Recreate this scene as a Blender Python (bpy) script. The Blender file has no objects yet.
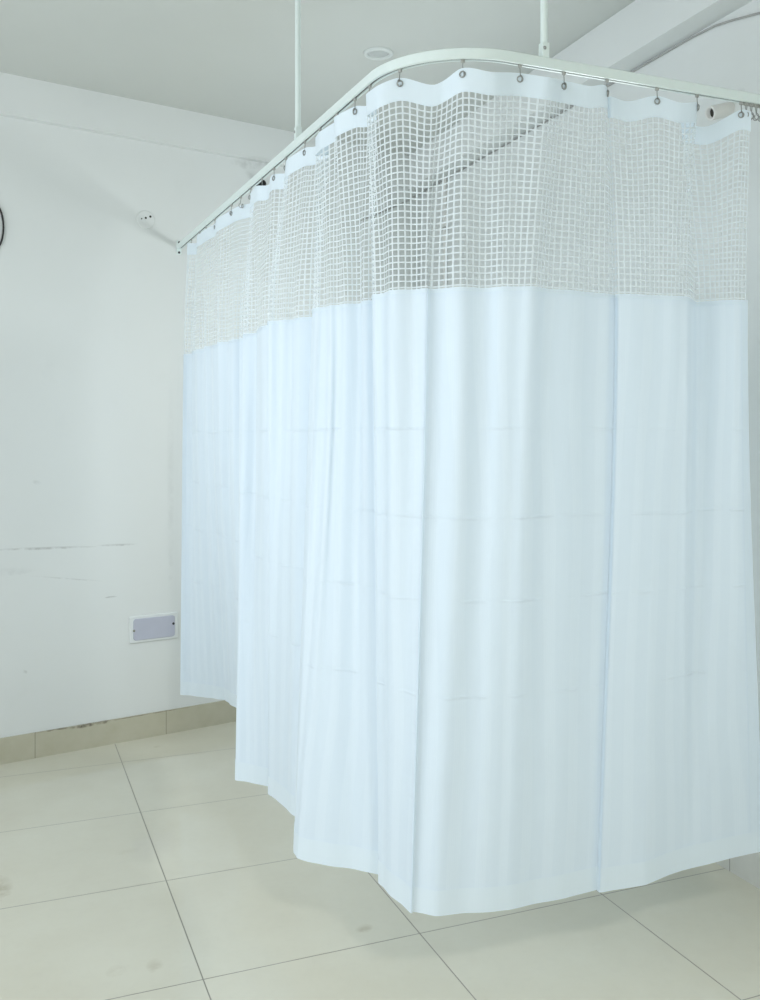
import bpy, bmesh, math, random
import numpy as np
from mathutils import Vector, Matrix, noise

random.seed(4)
scn = bpy.context.scene
col = scn.collection

# ------------------------------------------------------------------ helpers
def tag(o, label=None, cat=None, group=None, kind=None):
    if label: o['label'] = label
    if cat: o['category'] = cat
    if group: o['group'] = group
    if kind: o['kind'] = kind
    return o

def empty(name, loc=(0, 0, 0)):
    o = bpy.data.objects.new(name, None)
    o.empty_display_size = 0.05
    o.location = loc
    col.objects.link(o)
    return o

def link_bm(name, bm, mat, parent=None, smooth=False, loc=None):
    me = bpy.data.meshes.new(name)
    bm.normal_update()
    bm.to_mesh(me)
    bm.free()
    return link_me(name, me, mat, parent, smooth, loc)

def link_me(name, me, mat, parent=None, smooth=False, loc=None):
    o = bpy.data.objects.new(name, me)
    if mat: me.materials.append(mat)
    if smooth:
        for p in me.polygons: p.use_smooth = True
    col.objects.link(o)
    if loc is not None: o.location = loc
    if parent: o.parent = parent
    return o

def box(bm, x0, x1, y0, y1, z0, z1, bevel=0.0, M=None):
    v = [bm.verts.new((x, y, z)) for x in (x0, x1) for y in (y0, y1) for z in (z0, z1)]
    fs = [(0, 1, 3, 2), (4, 6, 7, 5), (0, 4, 5, 1), (2, 3, 7, 6), (0, 2, 6, 4), (1, 5, 7, 3)]
    faces = [bm.faces.new([v[i] for i in f]) for f in fs]
    if bevel:
        es = list({e for f in faces for e in f.edges})
        r = bmesh.ops.bevel(bm, geom=es, offset=bevel, segments=2, profile=0.5, affect='EDGES')
        v = list({w for f in r['faces'] for w in f.verts} | {w for w in v if w.is_valid})
    if M is not None:
        for w in v:
            if w.is_valid: w.co = M @ w.co
    return v

def lathe(bm, prof, seg=24, M=None, cap=True):
    """profile of (r, z) revolved about z"""
    rings = []
    for r, z in prof:
        if r < 1e-6:
            rings.append([bm.verts.new((0, 0, z))])
        else:
            rings.append([bm.verts.new((r * math.cos(2 * math.pi * i / seg), r * math.sin(2 * math.pi * i / seg), z)) for i in range(seg)])
    for a, b in zip(rings, rings[1:]):
        for i in range(seg):
            j = (i + 1) % seg
            if len(a) == 1 and len(b) == 1: continue
            if len(a) == 1: bm.faces.new((a[0], b[i], b[j]))
            elif len(b) == 1: bm.faces.new((a[i], a[j], b[0]))
            else: bm.faces.new((a[i], a[j], b[j], b[i]))
    vs = [w for r in rings for w in r]
    if M is not None:
        for w in vs: w.co = M @ w.co
    return vs

def tube(bm, pts, r, seg=8, closed=False):
    pts = [Vector(p) for p in pts]
    n = len(pts)
    rings = []
    up = Vector((0.31, 0.17, 0.93))
    for i, p in enumerate(pts):
        a = pts[(i - 1) % n] if (closed or i > 0) else p
        b = pts[(i + 1) % n] if (closed or i < n - 1) else p
        t = (b - a).normalized()
        x = (up - t * up.dot(t)).normalized()
        y = t.cross(x)
        up = x
        rings.append([bm.verts.new(p + (x * math.cos(2 * math.pi * k / seg) + y * math.sin(2 * math.pi * k / seg)) * r) for k in range(seg)])
    m = n if closed else n - 1
    for i in range(m):
        A, B = rings[i], rings[(i + 1) % n]
        for k in range(seg):
            l = (k + 1) % seg
            bm.faces.new((A[k], A[l], B[l], B[k]))
    if not closed:
        bm.faces.new(rings[0][::-1]); bm.faces.new(rings[-1])

# ------------------------------------------------------------------ materials
class NT:
    def __init__(s, name):
        s.m = bpy.data.materials.new(name); s.m.use_nodes = True
        s.t = s.m.node_tree; s.t.nodes.clear()
        s.out = s.t.nodes.new('ShaderNodeOutputMaterial')
    def n(s, typ, **kw):
        d = s.t.nodes.new('ShaderNode' + typ)
        for k, v in kw.items():
            if k in d.inputs: s.set(d.inputs[k], v)
            else: setattr(d, k, v)
        return d
    def set(s, inp, v):
        if hasattr(v, 'is_output'): s.t.links.new(v, inp)
        else: inp.default_value = v
    def math(s, op, a, b=0.0, c=0.0, clamp=False):
        d = s.t.nodes.new('ShaderNodeMath'); d.operation = op; d.use_clamp = clamp
        s.set(d.inputs[0], a); s.set(d.inputs[1], b); s.set(d.inputs[2], c)
        return d.outputs[0]
    def mix(s, f, a, b):
        d = s.t.nodes.new('ShaderNodeMix'); d.data_type = 'RGBA'
        s.set(d.inputs[0], f); s.set(d.inputs[6], a); s.set(d.inputs[7], b)
        return d.outputs[2]
    def ramp(s, f, p0, p1):
        d = s.t.nodes.new('ShaderNodeMapRange'); d.clamp = True
        s.set(d.inputs[0], f); d.inputs[1].default_value = p0; d.inputs[2].default_value = p1
        return d.outputs[0]
    def noise(s, vec, scale, detail=4.0, rough=0.55):
        d = s.t.nodes.new('ShaderNodeTexNoise')
        s.set(d.inputs['Vector'], vec); d.inputs['Scale'].default_value = scale
        d.inputs['Detail'].default_value = detail; d.inputs['Roughness'].default_value = rough
        return d.outputs[0]
    def bump(s, h, strength, dist=0.002, normal=None):
        d = s.t.nodes.new('ShaderNodeBump')
        d.inputs['Strength'].default_value = strength; d.inputs['Distance'].default_value = dist
        s.set(d.inputs['Height'], h)
        if normal is not None: s.set(d.inputs['Normal'], normal)
        return d.outputs[0]
    def bsdf(s, **kw):
        d = s.n('BsdfPrincipled')
        for k, v in kw.items(): s.set(d.inputs[k.replace('_', ' ')], v)
        return d
    def done(s, sh):
        s.t.links.new(sh, s.out.inputs['Surface']); return s.m

def rgb(*c): return (c[0], c[1], c[2], 1.0)

def simple(name, c, rough=0.5, metal=0.0, nscale=40.0, var=0.06, bump=0.0):
    t = NT(name)
    co = t.n('TexCoord').outputs['Object']
    nz = t.noise(co, nscale)
    cc = t.mix(t.ramp(nz, 0.3, 0.7), rgb(*[x * (1 - var) for x in c]), rgb(*c))
    b = t.bsdf(Base_Color=cc, Roughness=rough, Metallic=metal)
    if bump: t.set(b.inputs['Normal'], t.bump(nz, bump, 0.001))
    return t.done(b.outputs[0])

def blot(t, x, y, marks, vec):
    """union of small elongated marks: (x0, y0, half length, half height, slope, amount)"""
    nz = t.noise(vec, 26.0, 4.0)
    wob = t.math('SUBTRACT', nz, 0.5)
    tot = None
    for x0, y0, a, b, k, amt in marks:
        dx = t.math('SUBTRACT', x, x0)
        dy = t.math('SUBTRACT', t.math('SUBTRACT', y, y0), t.math('MULTIPLY', dx, k))
        dy = t.math('ADD', dy, t.math('MULTIPLY', wob, b * 1.6))
        q = t.math('ADD', t.math('POWER', t.math('DIVIDE', t.math('ABSOLUTE', dx), a), 2.0),
                   t.math('POWER', t.math('DIVIDE', t.math('ABSOLUTE', dy), b), 2.0))
        q = t.math('SUBTRACT', 1.0, q, clamp=True)
        q = t.math('MULTIPLY', q, amt)
        q = t.math('MULTIPLY', q, t.ramp(nz, 0.3, 0.62))
        tot = q if tot is None else t.math('MAXIMUM', tot, q)
    return tot

def wall_mat(name, base, marks=None, axis='X'):
    t = NT(name)
    co = t.n('TexCoord').outputs['Object']
    sp = t.n('SeparateXYZ'); t.set(sp.inputs[0], co)
    big = t.noise(co, 1.6, 3.0)
    fine = t.noise(co, 55.0, 5.0)
    mid = t.noise(co, 6.0, 5.0)
    c = t.mix(t.ramp(big, 0.3, 0.7), rgb(*[b * 0.97 for b in base]), rgb(*base))
    c = t.mix(t.math('MULTIPLY', t.ramp(mid, 0.62, 0.8), 0.10), c, rgb(0.55, 0.57, 0.55))
    if marks:
        m = blot(t, sp.outputs[axis], sp.outputs['Z'], marks, co)
        c = t.mix(m, c, rgb(0.30, 0.30, 0.29))
    b = t.bsdf(Base_Color=c, Roughness=0.55)
    b.inputs['Specular IOR Level'].default_value = 0.3
    t.set(b.inputs['Normal'], t.bump(t.math('ADD', t.math('MULTIPLY', fine, 0.4), mid), 0.12, 0.004))
    return t.done(b.outputs[0])

WALL = (0.735, 0.752, 0.740)
back_marks_and_shade = [(0.18, 0.912, 0.24, 0.007, -0.03, 0.6), (0.50, 0.906, 0.10, 0.006, -0.03, 0.5),
              (0.28, 0.77, 0.17, 0.004, -0.16, 0.30), (0.47, 0.67, 0.03, 0.005, 0.0, 0.7),
              (0.15, 1.20, 0.02, 0.012, -0.3, 0.35), (0.03, 0.82, 0.12, 0.02, 0.0, 0.14),
              (0.10, 0.38, 0.012, 0.010, 0.0, 0.4), (0.62, 2.418, 0.05, 0.045, 0.3, 0.16),
              (1.17, 2.765, 0.13, 0.028, 0.12, 0.35), (0.75, 1.2, 0.02, 0.5, 0.0, 0.10)]  # last mark paints a strip of the curtain's shade on the wall
M_back = wall_mat('white_plaster_scuffed_shaded', WALL, back_marks_and_shade)
M_wall = wall_mat('white_plaster', WALL)
M_right = wall_mat('white_plaster_right', WALL, [(2.41, 2.497, 0.045, 0.014, -0.1, 0.6)], axis='Y')
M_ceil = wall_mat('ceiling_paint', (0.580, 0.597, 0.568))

# polished vitrified floor tiles
def floor_mat():
    t = NT('polished_floor_tile')
    co = t.n('TexCoord').outputs['Object']
    sp = t.n('SeparateXYZ'); t.set(sp.inputs[0], co)
    def line(x, off, pitch, w):
        q = t.math('FRACT', t.math('DIVIDE', t.math('SUBTRACT', x, off), pitch))
        q = t.math('MULTIPLY', t.math('MINIMUM', q, t.math('SUBTRACT', 1.0, q)), pitch)
        return t.math('LESS_THAN', q, w)
    g = t.math('MAXIMUM', line(sp.outputs['X'], 0.487 - 6 * 0.612, 0.612, 0.0017), line(sp.outputs['Y'], 2.446 - 12 * 0.588, 0.588, 0.0017))
    cl = t.noise(co, 2.2, 6.0, 0.6)
    fine = t.noise(co, 34.0, 5.0, 0.6)
    c = t.mix(t.ramp(cl, 0.3, 0.7), rgb(0.62, 0.59, 0.485), rgb(0.67, 0.65, 0.55))
    c = t.mix(t.math('MULTIPLY', t.ramp(fine, 0.5, 0.8), 0.12), c, rgb(0.52, 0.50, 0.44))
    m = blot(t, sp.outputs['X'], sp.outputs['Y'],
             [(0.963, 2.530, 0.030, 0.022, 0.2, 0.45), (0.38, 2.560, 0.025, 0.035, 0.1, 0.3), (0.283, 2.57, 0.03, 0.03, 0.1, 0.25),
              (-0.01, 3.18, 0.05, 0.10, 0.0, 0.6), (0.66, 4.36, 0.02, 0.02, 0.0, 0.35), (0.4, 3.3, 0.05, 0.03, 0.0, 0.12)], co)
    c = t.mix(m, c, rgb(0.36, 0.30, 0.20))
    c = t.mix(t.math('MULTIPLY', g, 0.85), c, rgb(0.20, 0.185, 0.16))
    rough = t.math('ADD', t.math('MULTIPLY', cl, 0.06), 0.03)
    rough = t.math('ADD', rough, t.math('MULTIPLY', g, 0.4))
    b = t.bsdf(Base_Color=c, Roughness=rough)
    b.inputs['Specular IOR Level'].default_value = 0.5
    t.set(b.inputs['Normal'], t.bump(t.math('SUBTRACT', 1.0, g), 0.4, 0.0008))
    return t.done(b.outputs[0])
M_floor = floor_mat()

def skirting_mat(axis, c0=(0.47, 0.443, 0.335), c1=(0.53, 0.507, 0.405)):
    t = NT('skirting_tile_' + axis)
    co = t.n('TexCoord').outputs['Object']
    sp = t.n('SeparateXYZ'); t.set(sp.inputs[0], co)
    x = sp.outputs[axis]
    off, pitch = (0.142, 0.585) if axis == 'X' else (2.425, 0.594)
    q = t.math('FRACT', t.math('DIVIDE', t.math('SUBTRACT', x, off - 20 * pitch), pitch))
    q = t.math('MULTIPLY', t.math('MINIMUM', q, t.math('SUBTRACT', 1.0, q)), pitch)
    g = t.math('LESS_THAN', q, 0.002)
    nz = t.noise(co, 7.0, 6.0, 0.6)
    c = t.mix(t.ramp(nz, 0.3, 0.7), rgb(*c0), rgb(*c1))
    if axis == 'X':
        m = blot(t, x, sp.outputs['Z'], [(0.38, 0.107, 0.13, 0.010, 0.0, 1.0), (0.24, 0.109, 0.10, 0.004, 0.0, 0.9), (0.62, 0.109, 0.3, 0.0025, 0.0, 0.7)], co)
        c = t.mix(m, c, rgb(0.07, 0.05, 0.035))
    c = t.mix(t.math('MULTIPLY', g, 0.6), c, rgb(0.22, 0.20, 0.16))
    b = t.bsdf(Base_Color=c, Roughness=0.25)
    return t.done(b.outputs[0])

def cloth_mat(name, base, trans, clear, stripes=0.0, crease=False, bumpy=0.25):
    t = NT(name)
    uv = t.n('UVMap').outputs[0]
    sp = t.n('SeparateXYZ'); t.set(sp.inputs[0], uv)
    s, z = sp.outputs[0], sp.outputs[1]
    # satin stripe bands made of fine ribs
    jit = t.noise(uv, 0.9, 1.0)
    band = t.math('FRACT', t.math('DIVIDE', t.math('ADD', s, t.math('MULTIPLY', jit, 0.16)), 0.064))
    bandm = t.math('MULTIPLY', t.ramp(band, 0.08, 0.13), t.math('SUBTRACT', 1.0, t.ramp(band, 0.52, 0.57)))
    fr = t.math('SINE', t.math('MULTIPLY', s, 2 * math.pi / 0.0046))
    fr = t.math('MULTIPLY', t.math('ADD', fr, 1.0), 0.5)
    vm = t.t.nodes.new('ShaderNodeVectorMath'); vm.operation = 'MULTIPLY'
    t.set(vm.inputs[0], uv); vm.inputs[1].default_value = (260.0, 6.0, 1.0)
    slub = t.noise(vm.outputs[0], 1.0, 2.0)
    satin = t.math('MULTIPLY', bandm, stripes)
    c = t.mix(t.math('MULTIPLY', satin, t.math('ADD', 0.45, t.math('MULTIPLY', fr, 0.55))), rgb(*base), rgb(min(1, base[0] * 1.05), min(1, base[1] * 1.04), min(1, base[2] * 1.03)))
    c = t.mix(t.math('MULTIPLY', t.ramp(slub, 0.45, 0.75), 0.05), c, rgb(*[b * 0.8 for b in base]))
    h = t.math('MULTIPLY', t.math('MULTIPLY', fr, bandm), 0.035 * (1 if stripes else 0))
    h = t.math('ADD', h, t.math('MULTIPLY', slub, 0.06))
    if crease:
        # packing creases at fixed heights, wavering and broken
        wn = t.noise(uv, 5.0, 2.0)
        vb = t.t.nodes.new('ShaderNodeVectorMath'); vb.operation = 'MULTIPLY'
        t.set(vb.inputs[0], uv); vb.inputs[1].default_value = (9.0, 3.0, 1.0)
        br = t.noise(vb.outputs[0], 1.0, 2.0)
        for zc in (1.205, 1.005, 0.775, 1.42):
            d = t.math('SUBTRACT', t.math('SUBTRACT', z, zc), t.math('MULTIPLY', t.math('SUBTRACT', wn, 0.5), 0.02))
            d = t.math('ABSOLUTE', d)
            r = t.math('SUBTRACT', 1.0, t.math('DIVIDE', d, 0.005), clamp=True)
            r = t.math('MULTIPLY', r, t.ramp(br, 0.42, 0.62))
            h = t.math('ADD', h, t.math('MULTIPLY', r, 1.3))
        soft = t.noise(uv, 7.0, 3.0)
        h = t.math('ADD', h, t.math('MULTIPLY', soft, 1.3))
        # puckers beside the sewn seams and the side hems
        vp = t.t.nodes.new('ShaderNodeVectorMath'); vp.operation = 'MULTIPLY'
        t.set(vp.inputs[0], uv); vp.inputs[1].default_value = (12.0, 34.0, 1.0)
        pk = t.noise(vp.outputs[0], 1.0, 2.0)
        for s0, wd in PUCKER:
            d = t.math('DIVIDE', t.math('SUBTRACT', s0, s), wd)
            inside = t.math('MULTIPLY', t.math('GREATER_THAN', d, 0.0), t.math('SUBTRACT', 1.0, d, clamp=True))
            h = t.math('ADD', h, t.math('MULTIPLY', t.math('MULTIPLY', inside, pk), 2.6))
    nrm = t.bump(h, bumpy, 0.004)
    dif = t.bsdf(Base_Color=c, Roughness=0.55)
    dif.inputs['Specular IOR Level'].default_value = 0.35
    dif.inputs['Sheen Weight'].default_value = 0.15
    t.set(dif.inputs['Normal'], nrm)
    tr = t.n('BsdfTranslucent'); t.set(tr.inputs['Color'], c); t.set(tr.inputs['Normal'], nrm)
    m1 = t.n('MixShader'); m1.inputs[0].default_value = trans
    t.t.links.new(dif.outputs[0], m1.inputs[1]); t.t.links.new(tr.outputs[0], m1.inputs[2])
    tp = t.n('BsdfTransparent')
    m2 = t.n('MixShader'); m2.inputs[0].default_value = clear
    t.t.links.new(m1.outputs[0], m2.inputs[1]); t.t.links.new(tp.outputs[0], m2.inputs[2])
    return t.done(m2.outputs[0])

M_rail = simple('powder_coated_rail', (0.77, 0.85, 0.835), 0.35, 0.0, 30, 0.03)
M_slot = simple('dark_rail_slot', (0.16, 0.17, 0.165), 0.6, 0.0, 30, 0.1)
M_steel = simple('steel_wire', (0.36, 0.37, 0.36), 0.35, 0.7, 60, 0.1)
M_glide = simple('grey_nylon', (0.42, 0.42, 0.40), 0.5, 0.0, 60, 0.1)
M_pvc = simple('dusty_white_pvc', (0.78, 0.77, 0.74), 0.4, 0.0, 18, 0.10)
M_black = simple('black_rubber', (0.02, 0.02, 0.02), 0.6, 0.0, 30, 0.2)
M_hole = simple('dark_opening', (0.045, 0.042, 0.035), 0.9, 0.0, 30, 0.2)
M_plate = simple('white_plastic_frame', (0.74, 0.76, 0.76), 0.35, 0.0, 30, 0.03)
M_lav = simple('lavender_film', (0.50, 0.51, 0.60), 0.45, 0.0, 14, 0.05)
M_screw = simple('dark_screw', (0.06, 0.055, 0.06), 0.5, 0.3, 60, 0.2)
M_brass = simple('dull_brass_screw', (0.30, 0.30, 0.24), 0.5, 0.4, 60, 0.2)
M_cable = simple('grey_cable', (0.40, 0.40, 0.385), 0.6, 0.0, 30, 0.1)
M_lens = simple('frosted_lens', (0.52, 0.54, 0.53), 0.3, 0.0, 30, 0.06)
M_trimring = simple('downlight_ring', (0.66, 0.69, 0.67), 0.35, 0.0, 30, 0.05)
M_glass = simple('white_window_frame', (0.8, 0.8, 0.8), 0.4, 0.0, 30, 0.03)

# ------------------------------------------------------------------ the room
CEIL = 2.95
RW = 2.194                                   # right wall
def wv(u): return 4.38 + 0.218 * u           # back wall runs askew to the tiles
def prism(bm, pts, z0, z1):
    a = [bm.verts.new((x, y, z0)) for x, y in pts]; b = [bm.verts.new((x, y, z1)) for x, y in pts]
    n = len(pts)
    for i in range(n):
        j = (i + 1) % n
        bm.faces.new((a[i], a[j], b[j], b[i]))
    bm.faces.new(a[::-1]); bm.faces.new(b)

LW, FW, BW = -2.6, -2.8, 5.1
UC = RW + .1
bm = bmesh.new(); box(bm, LW - .2, RW + .2, FW - .2, BW + .2, -0.1, 0.0)
tag(link_bm('floor', bm, M_floor), 'glossy beige vitrified tile floor with thin grout lines', kind='structure')
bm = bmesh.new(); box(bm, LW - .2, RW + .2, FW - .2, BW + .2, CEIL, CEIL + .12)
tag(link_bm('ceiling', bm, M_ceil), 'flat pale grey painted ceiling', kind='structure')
bm = bmesh.new(); prism(bm, [(LW, wv(LW)), (UC, wv(UC)), (UC, BW), (LW, BW)], 0, CEIL)
tag(link_bm('wall_back', bm, M_back), 'scuffed white plaster wall on the left behind the curtain', kind='structure')
bm = bmesh.new()
for p, q, r, s_ in ((FW, 2.85, 0, CEIL), (4.0, BW + .15, 0, CEIL), (2.85, 4.0, 0, 1.35), (2.85, 4.0, 1.88, CEIL)): box(bm, RW, RW + .15, p, q, r, s_)  # opening added for the bay fill light
bmesh.ops.remove_doubles(bm, verts=bm.verts, dist=1e-5)
tag(link_bm('wall_right', bm, M_right), 'white plaster wall on the right', kind='structure')
# left wall and front wall, each with a window opening behind / beside the camera
def holed_wall(name, horizontal, pos, thick, a0, a1, w0, w1, z0, z1, label):
    bm = bmesh.new()
    for (p, q, r, s_) in ((a0, w0, 0, CEIL), (w1, a1, 0, CEIL), (w0, w1, 0, z0), (w0, w1, z1, CEIL)):
        if horizontal: box(bm, p, q, pos, pos + thick, r, s_)
        else: box(bm, pos, pos + thick, p, q, r, s_)
    bmesh.ops.remove_doubles(bm, verts=bm.verts, dist=1e-5)
    return tag(link_bm(name, bm, M_wall), label, kind='structure')
holed_wall('wall_left', False, LW - .15, .15, FW, wv(LW) + .2, 0.1, 3.3, 0.9, 2.4, 'white wall with the daylight window, left of the camera')
holed_wall('wall_front', True, FW - .15, .15, LW - .15, RW + .15, -0.8, 1.6, 0.9, 2.4, 'white wall with an added window opening, behind the camera')
# beams
bm = bmesh.new(); prism(bm, [(LW, wv(LW) - .035), (UC, wv(UC) - .035), (UC, wv(UC) + .05), (LW, wv(LW) + .05)], 2.775, CEIL + .01)
tag(link_bm('trim_1', bm, M_back), 'shallow plastered beam along the top of the left wall', kind='structure')
bm = bmesh.new(); box(bm, RW - .10, RW + .02, FW, BW, 2.77, CEIL + .01)
tag(link_bm('trim_2', bm, M_wall), 'plastered beam along the top of the right wall', kind='structure')
# skirting
M_skirt_r = skirting_mat('Y', (.66, .645, .60), (.74, .73, .69))
bm = bmesh.new(); prism(bm, [(LW, wv(LW) - .010), (UC, wv(UC) - .010), (UC, wv(UC) + .02), (LW, wv(LW) + .02)], 0, .111)
tag(link_bm('baseboard_back', bm, skirting_mat('X')), 'beige tile skirting along the left wall with dark grime on its top edge', kind='structure')
bm = bmesh.new(); box(bm, RW - .010, RW + .02, FW, BW, 0, .111)
tag(link_bm('baseboard_right', bm, M_skirt_r), 'pale tile skirting at the foot of the right wall', kind='structure')
# simple window frames, front and bay ones added for fill light (outside the photograph)
def win(name, horizontal, pos, w0, w1, z0, z1, label):
    bm = bmesh.new()
    for (p, q, r, s_) in ((w0, w0 + .06, z0, z1), (w1 - .06, w1, z0, z1), ((w0 + w1) / 2 - .03, (w0 + w1) / 2 + .03, z0, z1), (w0, w1, z0, z0 + .06), (w0, w1, z1 - .06, z1)):
        if horizontal: box(bm, p, q, pos - .03, pos + .03, r, s_)
        else: box(bm, pos - .03, pos + .03, p, q, r, s_)
    return tag(link_bm(name, bm, M_glass), label, kind='structure')
win('window_1', False, LW - .1, 0.1, 3.3, 0.9, 2.4, 'white framed window in the wall left of the camera')
win('added_window_front', True, FW - .1, -0.8, 1.6, 0.9, 2.4, 'added white framed window behind the camera, for the fill light')

win('added_window_bay', False, RW + .08, 2.85, 4.0, 1.35, 1.88, 'added white framed window in the right wall behind the curtain, for the bay fill light')

# ------------------------------------------------------------------ curtain rail
L_, C_, R_ = np.array([.790, 4.50]), np.array([.877, 1.98]), np.array([2.180, 1.985])
RAD = .25
a_ = (L_ - C_) / np.linalg.norm(L_ - C_); b_ = (R_ - C_) / np.linalg.norm(R_ - C_)
th = math.acos(a_ @ b_); tt = RAD / math.tan(th / 2)
T1, T2 = C_ + a_ * tt, C_ + b_ * tt
ctr = C_ + (a_ + b_) / np.linalg.norm(a_ + b_) * RAD / math.sin(th / 2)
path = [L_ + (T1 - L_) * i / 12 for i in range(12)]
A0 = math.atan2(T1[1] - ctr[1], T1[0] - ctr[0]); A1 = math.atan2(T2[1] - ctr[1], T2[0] - ctr[0])
if A1 < A0: A1 += 2 * math.pi
path += [ctr + RAD * np.array([math.cos(A0 + (A1 - A0) * i / 32), math.sin(A0 + (A1 - A0) * i / 32)]) for i in range(33)]
path += [T2 + (R_ - T2) * i / 12 for i in range(1, 13)]
path = np.array(path)
tan = np.gradient(path, axis=0); tan /= np.linalg.norm(tan, axis=1)[:, None]
out = np.stack([tan[:, 1], -tan[:, 0]], 1)          # towards the room
def sweep(bm, prof):
    rings = []
    for p, n in zip(path, out):
        rings.append([bm.verts.new((p[0] + n[0] * x, p[1] + n[1] * x, z)) for x, z in prof])
    k = len(prof)
    for A, B in zip(rings, rings[1:]):
        for i in range(k):
            j = (i + 1) % k
            bm.faces.new((A[i], B[i], B[j], A[j]))
    bm.faces.new(rings[0]); bm.faces.new(rings[-1][::-1])
ZB, ZT = 2.288, 2.314
rail = tag(empty('curtain_rail', (0.877, 1.98, ZB)), 'white L-shaped curtain track with a rounded bend, hung from the ceiling by two rods', 'curtain rail')
def under(o, p):
    o.parent = p; o.matrix_parent_inverse = Matrix.Translation(-Vector(p.location)); return o
w = .0105
bm = bmesh.new()
sweep(bm, [(w - .002, ZB), (w, ZB + .002), (w, ZT - .003), (w - .003, ZT), (-w + .003, ZT), (-w, ZT - .003), (-w, ZB + .002), (-w + .002, ZB),
           (-.0035, ZB), (-.0035, ZB + .012), (.0035, ZB + .012), (.0035, ZB)])
under(link_bm('track', bm, M_rail), rail)
bm = bmesh.new(); sweep(bm, [(.0034, ZB + .0022), (.0034, ZB + .011), (-.0034, ZB + .011), (-.0034, ZB + .0022)])
under(link_bm('slot', bm, M_slot), rail)
for (x, y), nrm in (((.8487, 2.80), (-1, 0)), ((1.2187, 1.9813), (0, -1))):
    bm = bmesh.new(); lathe(bm, [(0, ZT + .02), (.0085, ZT + .02), (.0085, CEIL - .006), (.0, CEIL - .006)], 20, Matrix.Translation((x, y, 0)))
    rod = under(link_bm('suspension_rod', bm, M_rail, smooth=False), rail)
    bm = bmesh.new(); lathe(bm, [(0, 0), (.032, 0), (.032, .004), (.026, .008), (.012, .008), (.012, .0), ], 24, Matrix.Translation((x, y, CEIL - .008)))
    f = link_bm('ceiling_flange', bm, M_rail); f.parent = rod
    bm = bmesh.new(); box(bm, x - .0098, x + .0098, y - .0098, y + .0098, ZT - .001, ZT + .036, .002)
    s = link_bm('socket', bm, M_rail); s.parent = rod
    bm = bmesh.new()
    Mx = Matrix.Translation((x + nrm[0] * .0098 - (.004 if nrm[1] else 0), y + nrm[1] * .0098, ZT + .021)) @ (Matrix.Rotation(-math.pi / 2, 4, 'Y') if nrm[0] else Matrix.Rotation(math.pi / 2, 4, 'X'))
    lathe(bm, [(0, .003), (.003, .0028), (.0045, .001), (.0045, -.001)], 12, Mx)
    s = link_bm('screw', bm, M_steel); s.parent = rod
# wall flange where the rail meets the left wall, and one on the right wall
bm = bmesh.new()
box(bm, .779, .801, wv(.79) - .010, wv(.79) + .004, ZB - .020, ZT + .018, .003)
box(bm, .780, .800, 4.498, wv(.79) - .006, ZB + .004, ZT - .002, .002)
fl = under(link_bm('wall_flange', bm, M_rail), rail)
for dz in (-.012, .036):
    bm = bmesh.new(); lathe(bm, [(0, .003), (.004, .0025), (.0058, .0)], 12, Matrix.Translation((.79, wv(.79) - .010, ZB + dz)) @ Matrix.Rotation(math.pi / 2, 4, 'X'))
    s = link_bm('screw', bm, M_screw); s.parent = fl
bm = bmesh.new(); box(bm, RW - .014, RW, 1.965, 2.005, ZB - .02, ZT + .02, .003)
under(link_bm('wall_flange', bm, M_rail), rail)

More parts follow.
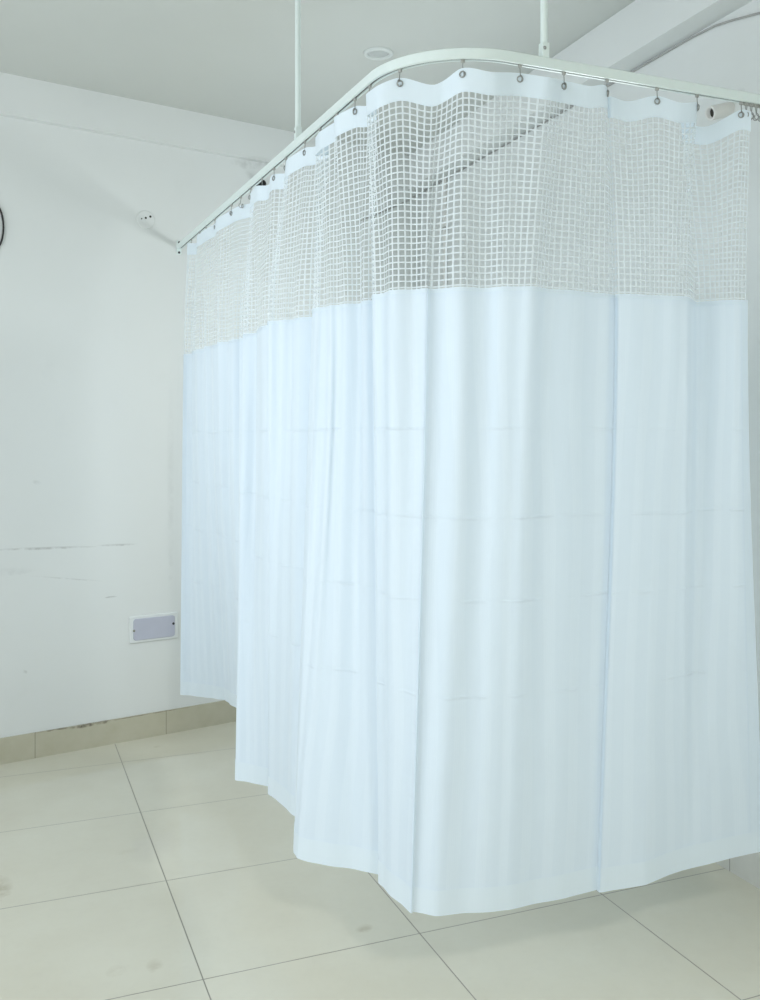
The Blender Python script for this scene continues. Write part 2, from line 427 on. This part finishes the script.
# ------------------------------------------------------------------ curtain
# one row per vertical line of the cloth: hooked?, plan position at the heading, sag of the heading,
# plan position at the foot of the net, plan position at the bottom hem
CT = [
(1, 0.780, 4.270, 0, 0.755, 4.190, 0.742, 4.231),
(0, 0.805, 4.200, 0.01, 0.770, 4.110, 0.778, 4.201),
(1, 0.792, 4.110, 0, 0.757, 3.960, 0.826, 4.156),
(1, 0.787, 3.996, 0.006, 0.768, 3.844, 0.866, 4.114),
(1, 0.813, 3.841, 0, 0.777, 3.748, 0.904, 4.074),
(0, 0.792, 3.711, 0.012, 0.78, 3.615, 0.912, 4.004),
(1, 0.822, 3.581, 0, 0.796, 3.546, 0.922, 3.935),
(1, 0.841, 3.448, 0.008, 0.814, 3.458, 0.873, 3.659),
(0, 0.859, 3.382, 0.012, 0.832, 3.393, 0.797, 3.349),
(1, 0.831, 3.316, 0, 0.806, 3.274, 0.728, 3.109),
(1, 0.816, 3.18, 0.008, 0.822, 3.181, 0.771, 3.063),
(0, 0.847, 3.134, 0.012, 0.797, 3.06, 0.797, 3.033),
(1, 0.84, 3.043, 0, 0.802, 2.966, 0.823, 3.004),
(0, 0.868, 2.969, 0.012, 0.81, 2.94, 0.828, 2.992),
(1, 0.845, 2.917, 0, 0.784, 2.873, 0.796, 2.949),
(0, 0.823, 2.827, 0.012, 0.811, 2.834, 0.809, 2.872),
(1, 0.851, 2.734, 0, 0.839, 2.809, 0.818, 2.792),
(0, 0.863, 2.664, 0.012, 0.86, 2.734, 0.824, 2.74),
(1, 0.885, 2.605, 0.004, 0.878, 2.701, 0.823, 2.708),
(0, 0.836, 2.587, 0.012, 0.814, 2.523, 0.746, 2.506),
(0, 0.833, 2.538, 0.012, 0.841, 2.49, 0.747, 2.472),
(1, 0.86, 2.469, 0, 0.859, 2.472, 0.772, 2.436),
(0, 0.832, 2.408, 0.012, 0.87, 2.435, 0.81, 2.398),
(1, 0.865, 2.338, 0, 0.895, 2.404, 0.862, 2.355),
(0, 0.882, 2.278, 0.014, 0.909, 2.357, 0.9, 2.321),
(1, 0.888, 2.239, 0.004, 0.92, 2.343, 0.921, 2.295),
(0, 0.849, 2.218, 0.012, 0.876, 2.244, 0.898, 2.256),
(0, 0.855, 2.151, 0.012, 0.897, 2.19, 0.902, 2.208),
(1, 0.898, 2.114, 0, 0.922, 2.145, 0.907, 2.154),
(0, 0.971, 2.068, 0.022, 0.966, 2.101, 0.914, 2.082, 'seam'),
(0, 0.984, 2.058, 0.016, 0.974, 2.108, 0.921, 2.088),
(1, 1.012, 2.005, 0, 1.035, 2.065, 0.964, 2.052),
(0, 1.076, 1.969, 0.012, 1.099, 2.031, 1.045, 2.032),
(1, 1.152, 1.981, 0, 1.144, 2.005, 1.1, 2.018),
(0, 1.21, 1.951, 0.012, 1.184, 1.989, 1.14, 2.013),
(1, 1.275, 1.982, 0, 1.25, 1.996, 1.213, 2.013),
(0, 1.339, 1.972, 0.008, 1.346, 2.011, 1.295, 2.012),
(1, 1.4, 1.982, 0, 1.426, 2.015, 1.38, 2.017),
(0, 1.421, 2.010, 0.012, 1.452, 2.024, 1.395, 2.019),
(0, 1.424, 2.002, 0.012, 1.449, 2.009, 1.393, 2.003, 'seam'),
(0, 1.469, 2.002, 0.018, 1.488, 1.999, 1.429, 2.002),
(1, 1.552, 1.983, 0, 1.56, 1.989, 1.524, 1.994),
(0, 1.618, 1.968, 0.014, 1.61, 1.981, 1.614, 2.017),
(1, 1.679, 1.983, 0, 1.649, 1.982, 1.665, 2.025),
(0, 1.692, 2.063, 0.024, 1.731, 2.049, 1.699, 2.027),
(0, 1.754, 2.043, 0.036, 1.764, 2.015, 1.748, 2.029),
(1, 1.825, 1.984, 0, 1.801, 1.98, 1.852, 2.036),
(0, 1.848, 1.972, 0.006, 1.839, 1.975, 1.951, 2.037),
]
Z_TOP, Z_NET, Z_BOT = 2.268, 1.755, .26
K = len(CT)
top = np.array([[r[1], r[2]] for r in CT]); sag = np.array([r[3] for r in CT])
mid = np.array([[r[4], r[5]] for r in CT]); bot = np.array([[r[6], r[7]] for r in CT])
# arc length (mean of the rows) is the cloth coordinate
seg = (np.linalg.norm(np.diff(mid, axis=0), axis=1) + np.linalg.norm(np.diff(bot, axis=0), axis=1) + np.linalg.norm(np.diff(top, axis=0), axis=1)) / 3
sk = np.concatenate([[0], np.cumsum(np.maximum(seg, .02))])
LEN = float(sk[-1])
def hermite(P, s, cw=.12):
    """gently rounded interpolation: half way between straight and Catmull-Rom"""
    P = np.asarray(P, float)
    m = np.gradient(P, sk, axis=0)
    i = np.clip(np.searchsorted(sk, s) - 1, 0, K - 2)
    h = sk[i + 1] - sk[i]; t = (s - sk[i]) / h
    sh = (1, -1) if P.ndim == 1 else (-1, 1)
    def e(x): return x if P.ndim == 1 else x[:, None]
    a, b = P[i], P[i + 1]
    h00, h10, h01, h11 = 2 * t**3 - 3 * t**2 + 1, t**3 - 2 * t**2 + t, -2 * t**3 + 3 * t**2, t**3 - t**2
    cr = e(h00) * a + e(h10 * h) * m[i] + e(h01) * b + e(h11 * h) * m[i + 1]
    ln = a + (b - a) * e(t)
    return cw * cr + (1 - cw) * ln
def ripple(s):
    left = np.clip((2.9 - s) / .4, 0, 1)
    a = np.sin(2 * np.pi * s / .101 + 1.6 * np.sin(s * 3.1)) * .55 + np.sin(2 * np.pi * s / .173 + 2.0) * .6
    return a * (.0014 + .0105 * left)
def plan(s, z):
    """cloth position (n,3) at cloth coordinates s for the nominal height z"""
    s = np.asarray(s, float)
    T, M, B, sg = hermite(top, s, .8), hermite(mid, s), hermite(bot, s), hermite(sag, s, .9)
    q = (Z_TOP - z) / (Z_TOP - Z_BOT); qm = (Z_TOP - Z_NET) / (Z_TOP - Z_BOT)
    # three-point monotone curve in height (Hermite with limited slopes)
    d0 = (M - T) / qm; d1 = (B - M) / (1 - qm)
    same = (d0 * d1) > 0
    mm = np.where(same, 2 * d0 * d1 / np.where(np.abs(d0 + d1) < 1e-9, 1, d0 + d1), 0)
    if q <= qm:
        t = q / qm; h = qm; p0, p1, m0, m1 = T, M, d0, mm
    else:
        t = (q - qm) / (1 - qm); h = 1 - qm; p0, p1, m0, m1 = M, B, mm, d1
    P = (2 * t**3 - 3 * t**2 + 1) * p0 + (t**3 - 2 * t**2 + t) * h * m0 + (-2 * t**3 + 3 * t**2) * p1 + (t**3 - t**2) * h * m1
    g = np.gradient(P, s, axis=0); g /= np.maximum(np.linalg.norm(g, axis=1), 1e-6)[:, None]
    n = np.stack([g[:, 1], -g[:, 0]], 1)
    amp = np.clip((Z_TOP - .03 - z) / .35, 0.15, 1) * (1 - .8 * np.clip((1.5 - z) / 1.25, 0, 1))
    P = P + n * (ripple(s) * amp)[:, None]
    zz = z - sg * np.clip((z - 1.85) / (Z_TOP - 1.85), 0, 1)
    return np.concatenate([P, zz[:, None]], 1), n

def cloth(name, ss, zs, mat, parent, off=0.0, holes=None):
    """grid of the cloth; holes(i, j) True leaves that cell open"""
    rows = []
    for z in zs:
        P, n = plan(ss, z)
        P[:, :2] += n * off
        rows.append(P)
    V = np.concatenate(rows); n_ = len(ss)
    faces = []; 
    for j in range(len(zs) - 1):
        for i in range(n_ - 1):
            if holes and holes(i, j): continue
            faces.append((j * n_ + i, (j + 1) * n_ + i, (j + 1) * n_ + i + 1, j * n_ + i + 1))
    me = bpy.data.meshes.new(name)
    me.from_pydata(V.tolist(), [], faces)
    uvl = me.uv_layers.new(name='UVMap')
    uvs = np.array([(ss[k % n_], zs[k // n_]) for k in range(len(V))])
    idx = np.empty(len(me.loops), dtype=np.int32); me.loops.foreach_get('vertex_index', idx)
    uvl.data.foreach_set('uv', uvs[idx].astype(np.float32).ravel())
    o = link_me(name, me, mat, None, smooth=True)
    if parent: under(o, parent)
    return o

seam_k = [i for i, r in enumerate(CT) if len(r) > 8]
PUCKER = [(float(sk[i]), .075) for i in seam_k] + [(.05, .05), (LEN, .05)]
CB = (.768, .858, .948)
M_drape = cloth_mat('sheer_striped_cloth', CB, .22, .0, stripes=.7, crease=True, bumpy=.4)
M_band = cloth_mat('doubled_cloth', (.795, .882, .955), .20, .0)
M_seam = cloth_mat('seam_cloth', CB, .30, .0)
M_net = cloth_mat('net_strand', (.78, .835, .865), .30, .08, bumpy=0.0)

cur = tag(empty('privacy_curtain', (0.877, 1.98, Z_TOP)), 'long white cubicle curtain with an open net top, hanging in folds from the L-shaped rail', 'curtain')
NS = int(LEN / .0085)
ssd = np.linspace(0, LEN, NS)
# rounding of the sharp sawtooth is left to smooth shading
drape = cloth('drape', ssd, np.linspace(Z_NET + .004, Z_BOT + .058, 70), M_drape, cur)
cloth('bottom_hem', ssd, np.concatenate([np.linspace(Z_BOT + .060, Z_BOT, 6)]), M_band, cur, off=.0012)
cloth('heading_band', ssd, np.linspace(Z_TOP, Z_TOP - .054, 6), M_band, cur, off=.0008)
cloth('net_hem', ssd, np.linspace(Z_NET + .007, Z_NET - .003, 3), M_band, cur, off=.0016)
# net: real strands round open cells
CELL, ST = .0155, .0040
nc = int(LEN / CELL)
sn = []
for i in range(nc):
    sn += [i * CELL, i * CELL + ST, i * CELL + ST + (CELL - ST) / 2]
sn.append(nc * CELL); sn.append(min(LEN, nc * CELL + ST)); sn = np.array(sn)
zn = []; z = Z_TOP - .050
while z > Z_NET + .004:
    zn += [z, z - ST * .9]; z -= CELL
zn.append(Z_NET + .002); zn = np.array(zn)
edge_s = .012
cloth('net_panel', sn, zn, M_net, cur, holes=lambda i, j: (i % 3) != 0 and (j % 2) == 1 and edge_s < sn[i] < LEN - edge_s)
# raised seams where the cloth widths are sewn together
for i in seam_k:
    s0 = float(sk[i])
    cloth('seam', np.linspace(s0 - .003, s0 + .001, 3), np.linspace(Z_NET, Z_BOT + .004, 60), M_seam, cur, off=.0022)
# side hems
cloth('side_hem', np.linspace(0, .028, 5), np.linspace(Z_NET, Z_BOT + .06, 60), M_band, cur, off=.0014)
cloth('side_hem', np.linspace(LEN - .024, LEN, 5), np.linspace(Z_NET, Z_BOT + .06, 60), M_band, cur, off=.0014)

# ------------------------------------------------------------------ hooks and eyelets
def mesh_of(fn):
    bm = bmesh.new(); fn(bm); bm.normal_update()
    me = bpy.data.meshes.new('part'); bm.to_mesh(me); bm.free()
    for p in me.polygons: p.use_smooth = True
    return me
def g_fn(bm):
    box(bm, -.0045, .0045, -.003, .003, ZB - ZB - .007, .0024, .001)
def w_fn(bm):
    pts = [(0, 0, -.005)]
    pts += [(0, 0, -.008), (0, -.0005, -.016), (0, -.001, -.022)]
    for k in range(14):
        a = math.pi / 2 + k / 13 * math.pi * 1.75
        pts.append((0.0012 * k / 13, .0062 * math.cos(a) - .001, -.0335 + .0078 * math.sin(a)))
    tube(bm, pts, .0012, 6)
def e_fn(bm):
    ring = [(.0068 * math.cos(2 * math.pi * k / 20), 0, .0068 * math.sin(2 * math.pi * k / 20)) for k in range(20)]
    tube(bm, ring, .0017, 6, closed=True)
me_g, me_w, me_e = mesh_of(g_fn), mesh_of(w_fn), mesh_of(e_fn)
me_g.materials.append(M_glide); me_w.materials.append(M_steel); me_e.materials.append(M_steel)

ORD = ['first', 'second', 'third', 'fourth', 'fifth', 'sixth', 'seventh', 'eighth', 'ninth', 'tenth', 'eleventh', 'twelfth',
       'thirteenth', 'fourteenth', 'fifteenth', 'sixteenth', 'seventeenth', 'eighteenth', 'nineteenth', 'twentieth']
def on_rail(p):
    d = path - np.array(p)
    best = None
    for i in range(len(path) - 1):
        ab = path[i + 1] - path[i]; q = np.clip((np.array(p) - path[i]) @ ab / (ab @ ab), 0, 1)
        c = path[i] + ab * q; dd = np.linalg.norm(c - p)
        if best is None or dd < best[0]: best = (dd, c, tan[i])
    return best[1], best[2]
hook0 = None
def place_hook(p, ang, label, tilt=0.0):
    global hook0
    if hook0 is None:
        h = empty('curtain_hook'); 
        g = link_me('glider', me_g, None, h); wv_ = link_me('wire', me_w, None, h)
        hook0 = h
    else:
        h = hook0.copy(); col.objects.link(h)
        for ch in list(hook0.children):
            c = ch.copy(); col.objects.link(c); c.parent = h
    h.location = (p[0], p[1], ZB); h.rotation_euler = (tilt, 0, ang)
    tag(h, label, 'curtain hook', 'steel hooks along the curtain rail')
    return h
left = [r for r in CT if r[0] and r[2] > 2.2]
bend = [r for r in CT if r[0] and r[2] <= 2.2 and r[1] < 1.1]
right = [r for r in CT if r[0] and r[2] <= 2.2 and r[1] >= 1.1]
for grp, where in ((left, 'steel curtain hook from the wall on the long left stretch of rail'), (bend, 'steel curtain hook round the bend of the rail'),
                   (right, 'steel curtain hook after the bend on the right stretch of rail')):
    for k, r in enumerate(grp):
        c, t_ = on_rail((r[1], r[2]))
        a = math.atan2(t_[1], t_[0])
        place_hook(c, a + random.uniform(-.5, .5), '%s %s' % (ORD[k], where), random.uniform(-.08, .08))
        P, n = plan(np.array([sk[CT.index(r)], sk[CT.index(r)] + 1e-3]), 2.2535)
        e = link_me('eyelet', me_e, None); e.location = (c[0] * .5 + P[0][0] * .5 + n[0][0] * .002, c[1] * .5 + P[0][1] * .5 + n[0][1] * .002, ZB - .0345)
        e.rotation_euler = (0, 0, math.atan2(n[0][1], n[0][0]) + math.pi / 2)
        under(e, cur)
for k in range(9):
    place_hook((1.838 + .0085 * k, 1.9837), .35 + (.35 if k % 2 else -.15), '%s of the empty steel hooks bunched at the right end of the rail' % ORD[k], (.16 if k % 2 else -.10))

# ------------------------------------------------------------------ things on the walls and ceiling
dirb = Vector((1, .218, 0)).normalized()
def on_back(u, z, off=0.0):
    M = Matrix.Identity(4)
    nrm = Vector((dirb.y, -dirb.x, 0))                   # out of the wall, to the room
    M.col[0][:3] = dirb; M.col[1][:3] = -nrm; M.col[2][:3] = (0, 0, 1)
    M.translation = Vector((u, wv(u), z)) + nrm * off
    return M                                             # local -y points to the room
def thing(name, M, label, cat, group=None):
    o = empty(name); o.matrix_world = M; return tag(o, label, cat, group)
def roundrect(bm, hw, hh, r, y0, y1, skew=0.0, bev=0.0):
    pts = []
    for cx, cy, a in ((hw - r, hh - r, 0), (-hw + r, hh - r, 90), (-hw + r, -hh + r, 180), (hw - r, -hh + r, 270)):
        for k in range(6):
            t = math.radians(a + 18 * k); x = cx + r * math.cos(t); pts.append((x, cy + r * math.sin(t) + skew * x))
    def ring(y, f): return [bm.verts.new((x * (1 - f / hw), y, z * (1 - f / hh))) for x, z in pts]
    rs = [ring(y0, 0), ring(y1 + bev * (1 if y0 > y1 else -1), 0), ring(y1, bev)] if bev else [ring(y0, 0), ring(y1, 0)]
    for A, B in zip(rs, rs[1:]):
        for i in range(len(A)):
            j = (i + 1) % len(A); bm.faces.new((A[i], A[j], B[j], B[i]))
    bm.faces.new(rs[0][::-1]); bm.faces.new(rs[-1])
# blank electrical plate
pl = thing('blanking_plate', on_back(.668, .508), 'rectangular lavender blanking plate in a white frame with two screws, low on the left wall', 'wall plate')
bm = bmesh.new(); roundrect(bm, .117, .062, .006, 0.0, -.009, 0, .003); link_bm('frame', bm, M_plate, pl)
bm = bmesh.new(); roundrect(bm, .101, .050, .013, -.006, -.0125, -.008, .002); cv = link_bm('cover', bm, M_lav, pl)
for x, z, m, rr in ((-.098, -.003, M_brass, .0055), (.093, .010, M_screw, .0062)):
    bm = bmesh.new(); lathe(bm, [(0, .003), (rr * .6, .0026), (rr, .0008), (rr, -.002)], 14, Matrix.Translation((x, -.0125, z)) @ Matrix.Rotation(math.pi / 2, 4, 'X'))
    link_bm('screw', bm, m, pl)
# round junction-box cover
jb = thing('junction_cover', on_back(.630, 2.412), 'faint round white junction cover with three dark holes, high on the left wall', 'wall cover')
bm = bmesh.new(); lathe(bm, [(.043, 0), (.043, .003), (.040, .0055), (0, .006)], 32, Matrix.Rotation(math.pi / 2, 4, 'X')); link_bm('disc', bm, M_wall, jb)
for x, z, r in ((-.021, .002, .0032), (-.001, .008, .0052), (.021, .017, .0055)):
    bm = bmesh.new(); lathe(bm, [(r, -.001), (r, .0005), (0, .0005)], 12, Matrix.Translation((x, -.006, z)) @ Matrix.Rotation(math.pi / 2, 4, 'X')); link_bm('screw_hole', bm, M_hole, jb)
# pipe stubs
def pipe(name, M, ro, ri, ln, label, m_out, m_in):
    p = thing(name, M, label, 'pipe')
    bm = bmesh.new(); lathe(bm, [(ro, 0), (ro, ln - .002), (ro - .001, ln), (ri, ln), (ri, .004)], 28); link_bm('tube', bm, m_out, p)
    for q in p.children: 
        for f in q.data.polygons: f.use_smooth = len(f.vertices) == 4 and abs(f.normal.z) < .5
    bm = bmesh.new(); lathe(bm, [(ri, ln - .016), (0, ln - .016)], 28); link_bm('bore', bm, m_in, p)
    return p
ax = Vector((-1.0, .0, -.30)).normalized()
q = ax.to_track_quat('Z', 'Y').to_matrix().to_4x4(); q.translation = Vector((RW + .001, 2.435, 2.462))
pipe('pipe_stub', q, .023, .0165, .085, 'open white drain pipe end sticking out of the right wall under the rail', M_pvc, M_hole)
nb = Vector((dirb.y, -dirb.x, 0))
q = (nb + Vector((0, 0, -.25))).normalized().to_track_quat('Z', 'Y').to_matrix().to_4x4(); q.translation = Vector((1.200, wv(1.200), 2.668))
pipe('pipe_stub', q, .021, .016, .05, 'short dark pipe end seen just under the left stretch of rail, above the curtain', M_black, M_black)
# cable along the joint of beam and right wall
bm = bmesh.new()
pts = [(1.80, wv(1.80) - .008, 2.56), (1.952, wv(1.952) - .008, 2.634), (2.08, wv(2.08) - .008, 2.70), (2.165, wv(2.165) - .012, 2.752), (RW - .006, 4.80, 2.764), (RW - .004, 4.2, 2.764), (RW - .004, 3.2, 2.762), (RW - .004, 2.62, 2.762), (RW - .005, 2.50, 2.756), (RW - .005, 2.42, 2.742), (RW - .005, 2.30, 2.716), (RW - .005, 2.10, 2.67), (RW - .005, 1.8, 2.61), (RW - .005, 1.4, 2.56)]
tube(bm, pts, .0036, 8)
tag(link_bm('wall_cable', bm, M_cable, smooth=True), 'thin grey cable running under the right-hand beam and sagging down the wall', 'cable')
# pale conduit on the right wall seen through the net
cd = thing('conduit', Matrix.Translation((RW - .012, 4.531, 0)), 'pale vertical conduit on the far right wall, seen through the net', 'conduit')
bm = bmesh.new(); lathe(bm, [(0, .115), (.0115, .115), (.0115, 2.765), (0, 2.765)], 16); link_bm('tube', bm, M_pvc, cd, smooth=False)
for z in (.6, 1.3, 1.98, 2.5):
    bm = bmesh.new(); box(bm, -.012, .012, -.02, .02, z - .008, z + .008, .002); link_bm('clip', bm, M_glide, cd)
# loop of black cable at the left edge
bm = bmesh.new()
pts = []
for k in range(33):
    a = math.radians(-250 + k / 32 * 320)
    pts.append((-.075 + .088 * math.cos(a), 0, .0 + .105 * math.sin(a) + .02 * math.sin(2 * a)))
pts = [(-.12, 0, .35), (-.115, 0, .20)] + pts
Mb = on_back(0.0, 2.298, .006)
tube(bm, [Mb @ Vector(p) for p in pts], .0042, 8)
tag(link_bm('cable_loop', bm, M_black, smooth=True), 'loop of thin black cable on the left wall at the edge of the photo', 'cable')
# recessed ceiling downlight
dl = thing('ceiling_downlight', Matrix.Translation((1.417, 3.56, CEIL)), 'small round recessed downlight, switched off, in the ceiling above the rail bend', 'ceiling light')
bm = bmesh.new(); lathe(bm, [(.060, 0), (.060, -.004), (.056, -.009), (.045, -.010), (.042, -.004), (.042, .0)], 36); link_bm('trim_ring', bm, M_trimring, dl, smooth=True)
bm = bmesh.new(); lathe(bm, [(.042, -.003), (.030, -.0065), (0, -.008)], 36); link_bm('lens', bm, M_lens, dl, smooth=True)

# ------------------------------------------------------------------ light
def area(name, loc, target, sx, sy, power, color):
    l = bpy.data.lights.new(name, 'AREA'); l.shape = 'RECTANGLE'; l.size = sx; l.size_y = sy; l.energy = power; l.color = color
    o = bpy.data.objects.new(name, l); o.location = loc
    o.rotation_euler = (Vector(target) - Vector(loc)).to_track_quat('-Z', 'Y').to_euler()
    col.objects.link(o); return o
area('ceiling_lamp', (0.75, -1.0, 2.90), (0.75, -1.0, 0), .35, .35, 50, (.96, .99, .97))
area('daylight_left_window', (LW - .05, 1.7, 1.65), (3, 1.7, 1.4), 3.0, 1.4, 74, (.86, .92, 1.0))
area('front_fill_light', (0.4, FW - .05, 1.65), (0.4, 3, 1.4), 2.3, 1.4, 5, (.95, 1.0, .99))  # added weak fill from behind the camera
area('bay_fill_light', (RW + .05, 3.42, 1.61), (0, 3.42, 1.95), 1.1, .48, 18, (.92, .98, 1.0))  # added behind the drape to brighten the bay and net
wd = bpy.data.worlds.new('daylight'); scn.world = wd; wd.use_nodes = True
bg = wd.node_tree.nodes['Background']; bg.inputs[0].default_value = (.85, .95, 1, 1); bg.inputs[1].default_value = 1.0

# ------------------------------------------------------------------ camera
cam = bpy.data.cameras.new('camera'); co = bpy.data.objects.new('camera', cam); col.objects.link(co)
cam.sensor_fit = 'VERTICAL'; cam.sensor_height = 36.0; cam.sensor_width = 36.0; cam.lens = 950 / 1000 * 36.0
cam.shift_y = -0.063; cam.clip_start = .02; cam.clip_end = 60
co.location = (0, 0, 1.4); co.rotation_euler = (math.radians(90), 0, -math.atan2(.3714, .9285))
scn.camera = co
vs = scn.view_settings
vs.view_transform = 'Standard'; vs.look = 'None'; vs.gamma = 1.0; vs.exposure = -0.06; vs.use_curve_mapping = False
scn.cycles.use_denoising = True
scn.cycles.max_bounces = 12; scn.cycles.diffuse_bounces = 7; scn.cycles.transparent_max_bounces = 16
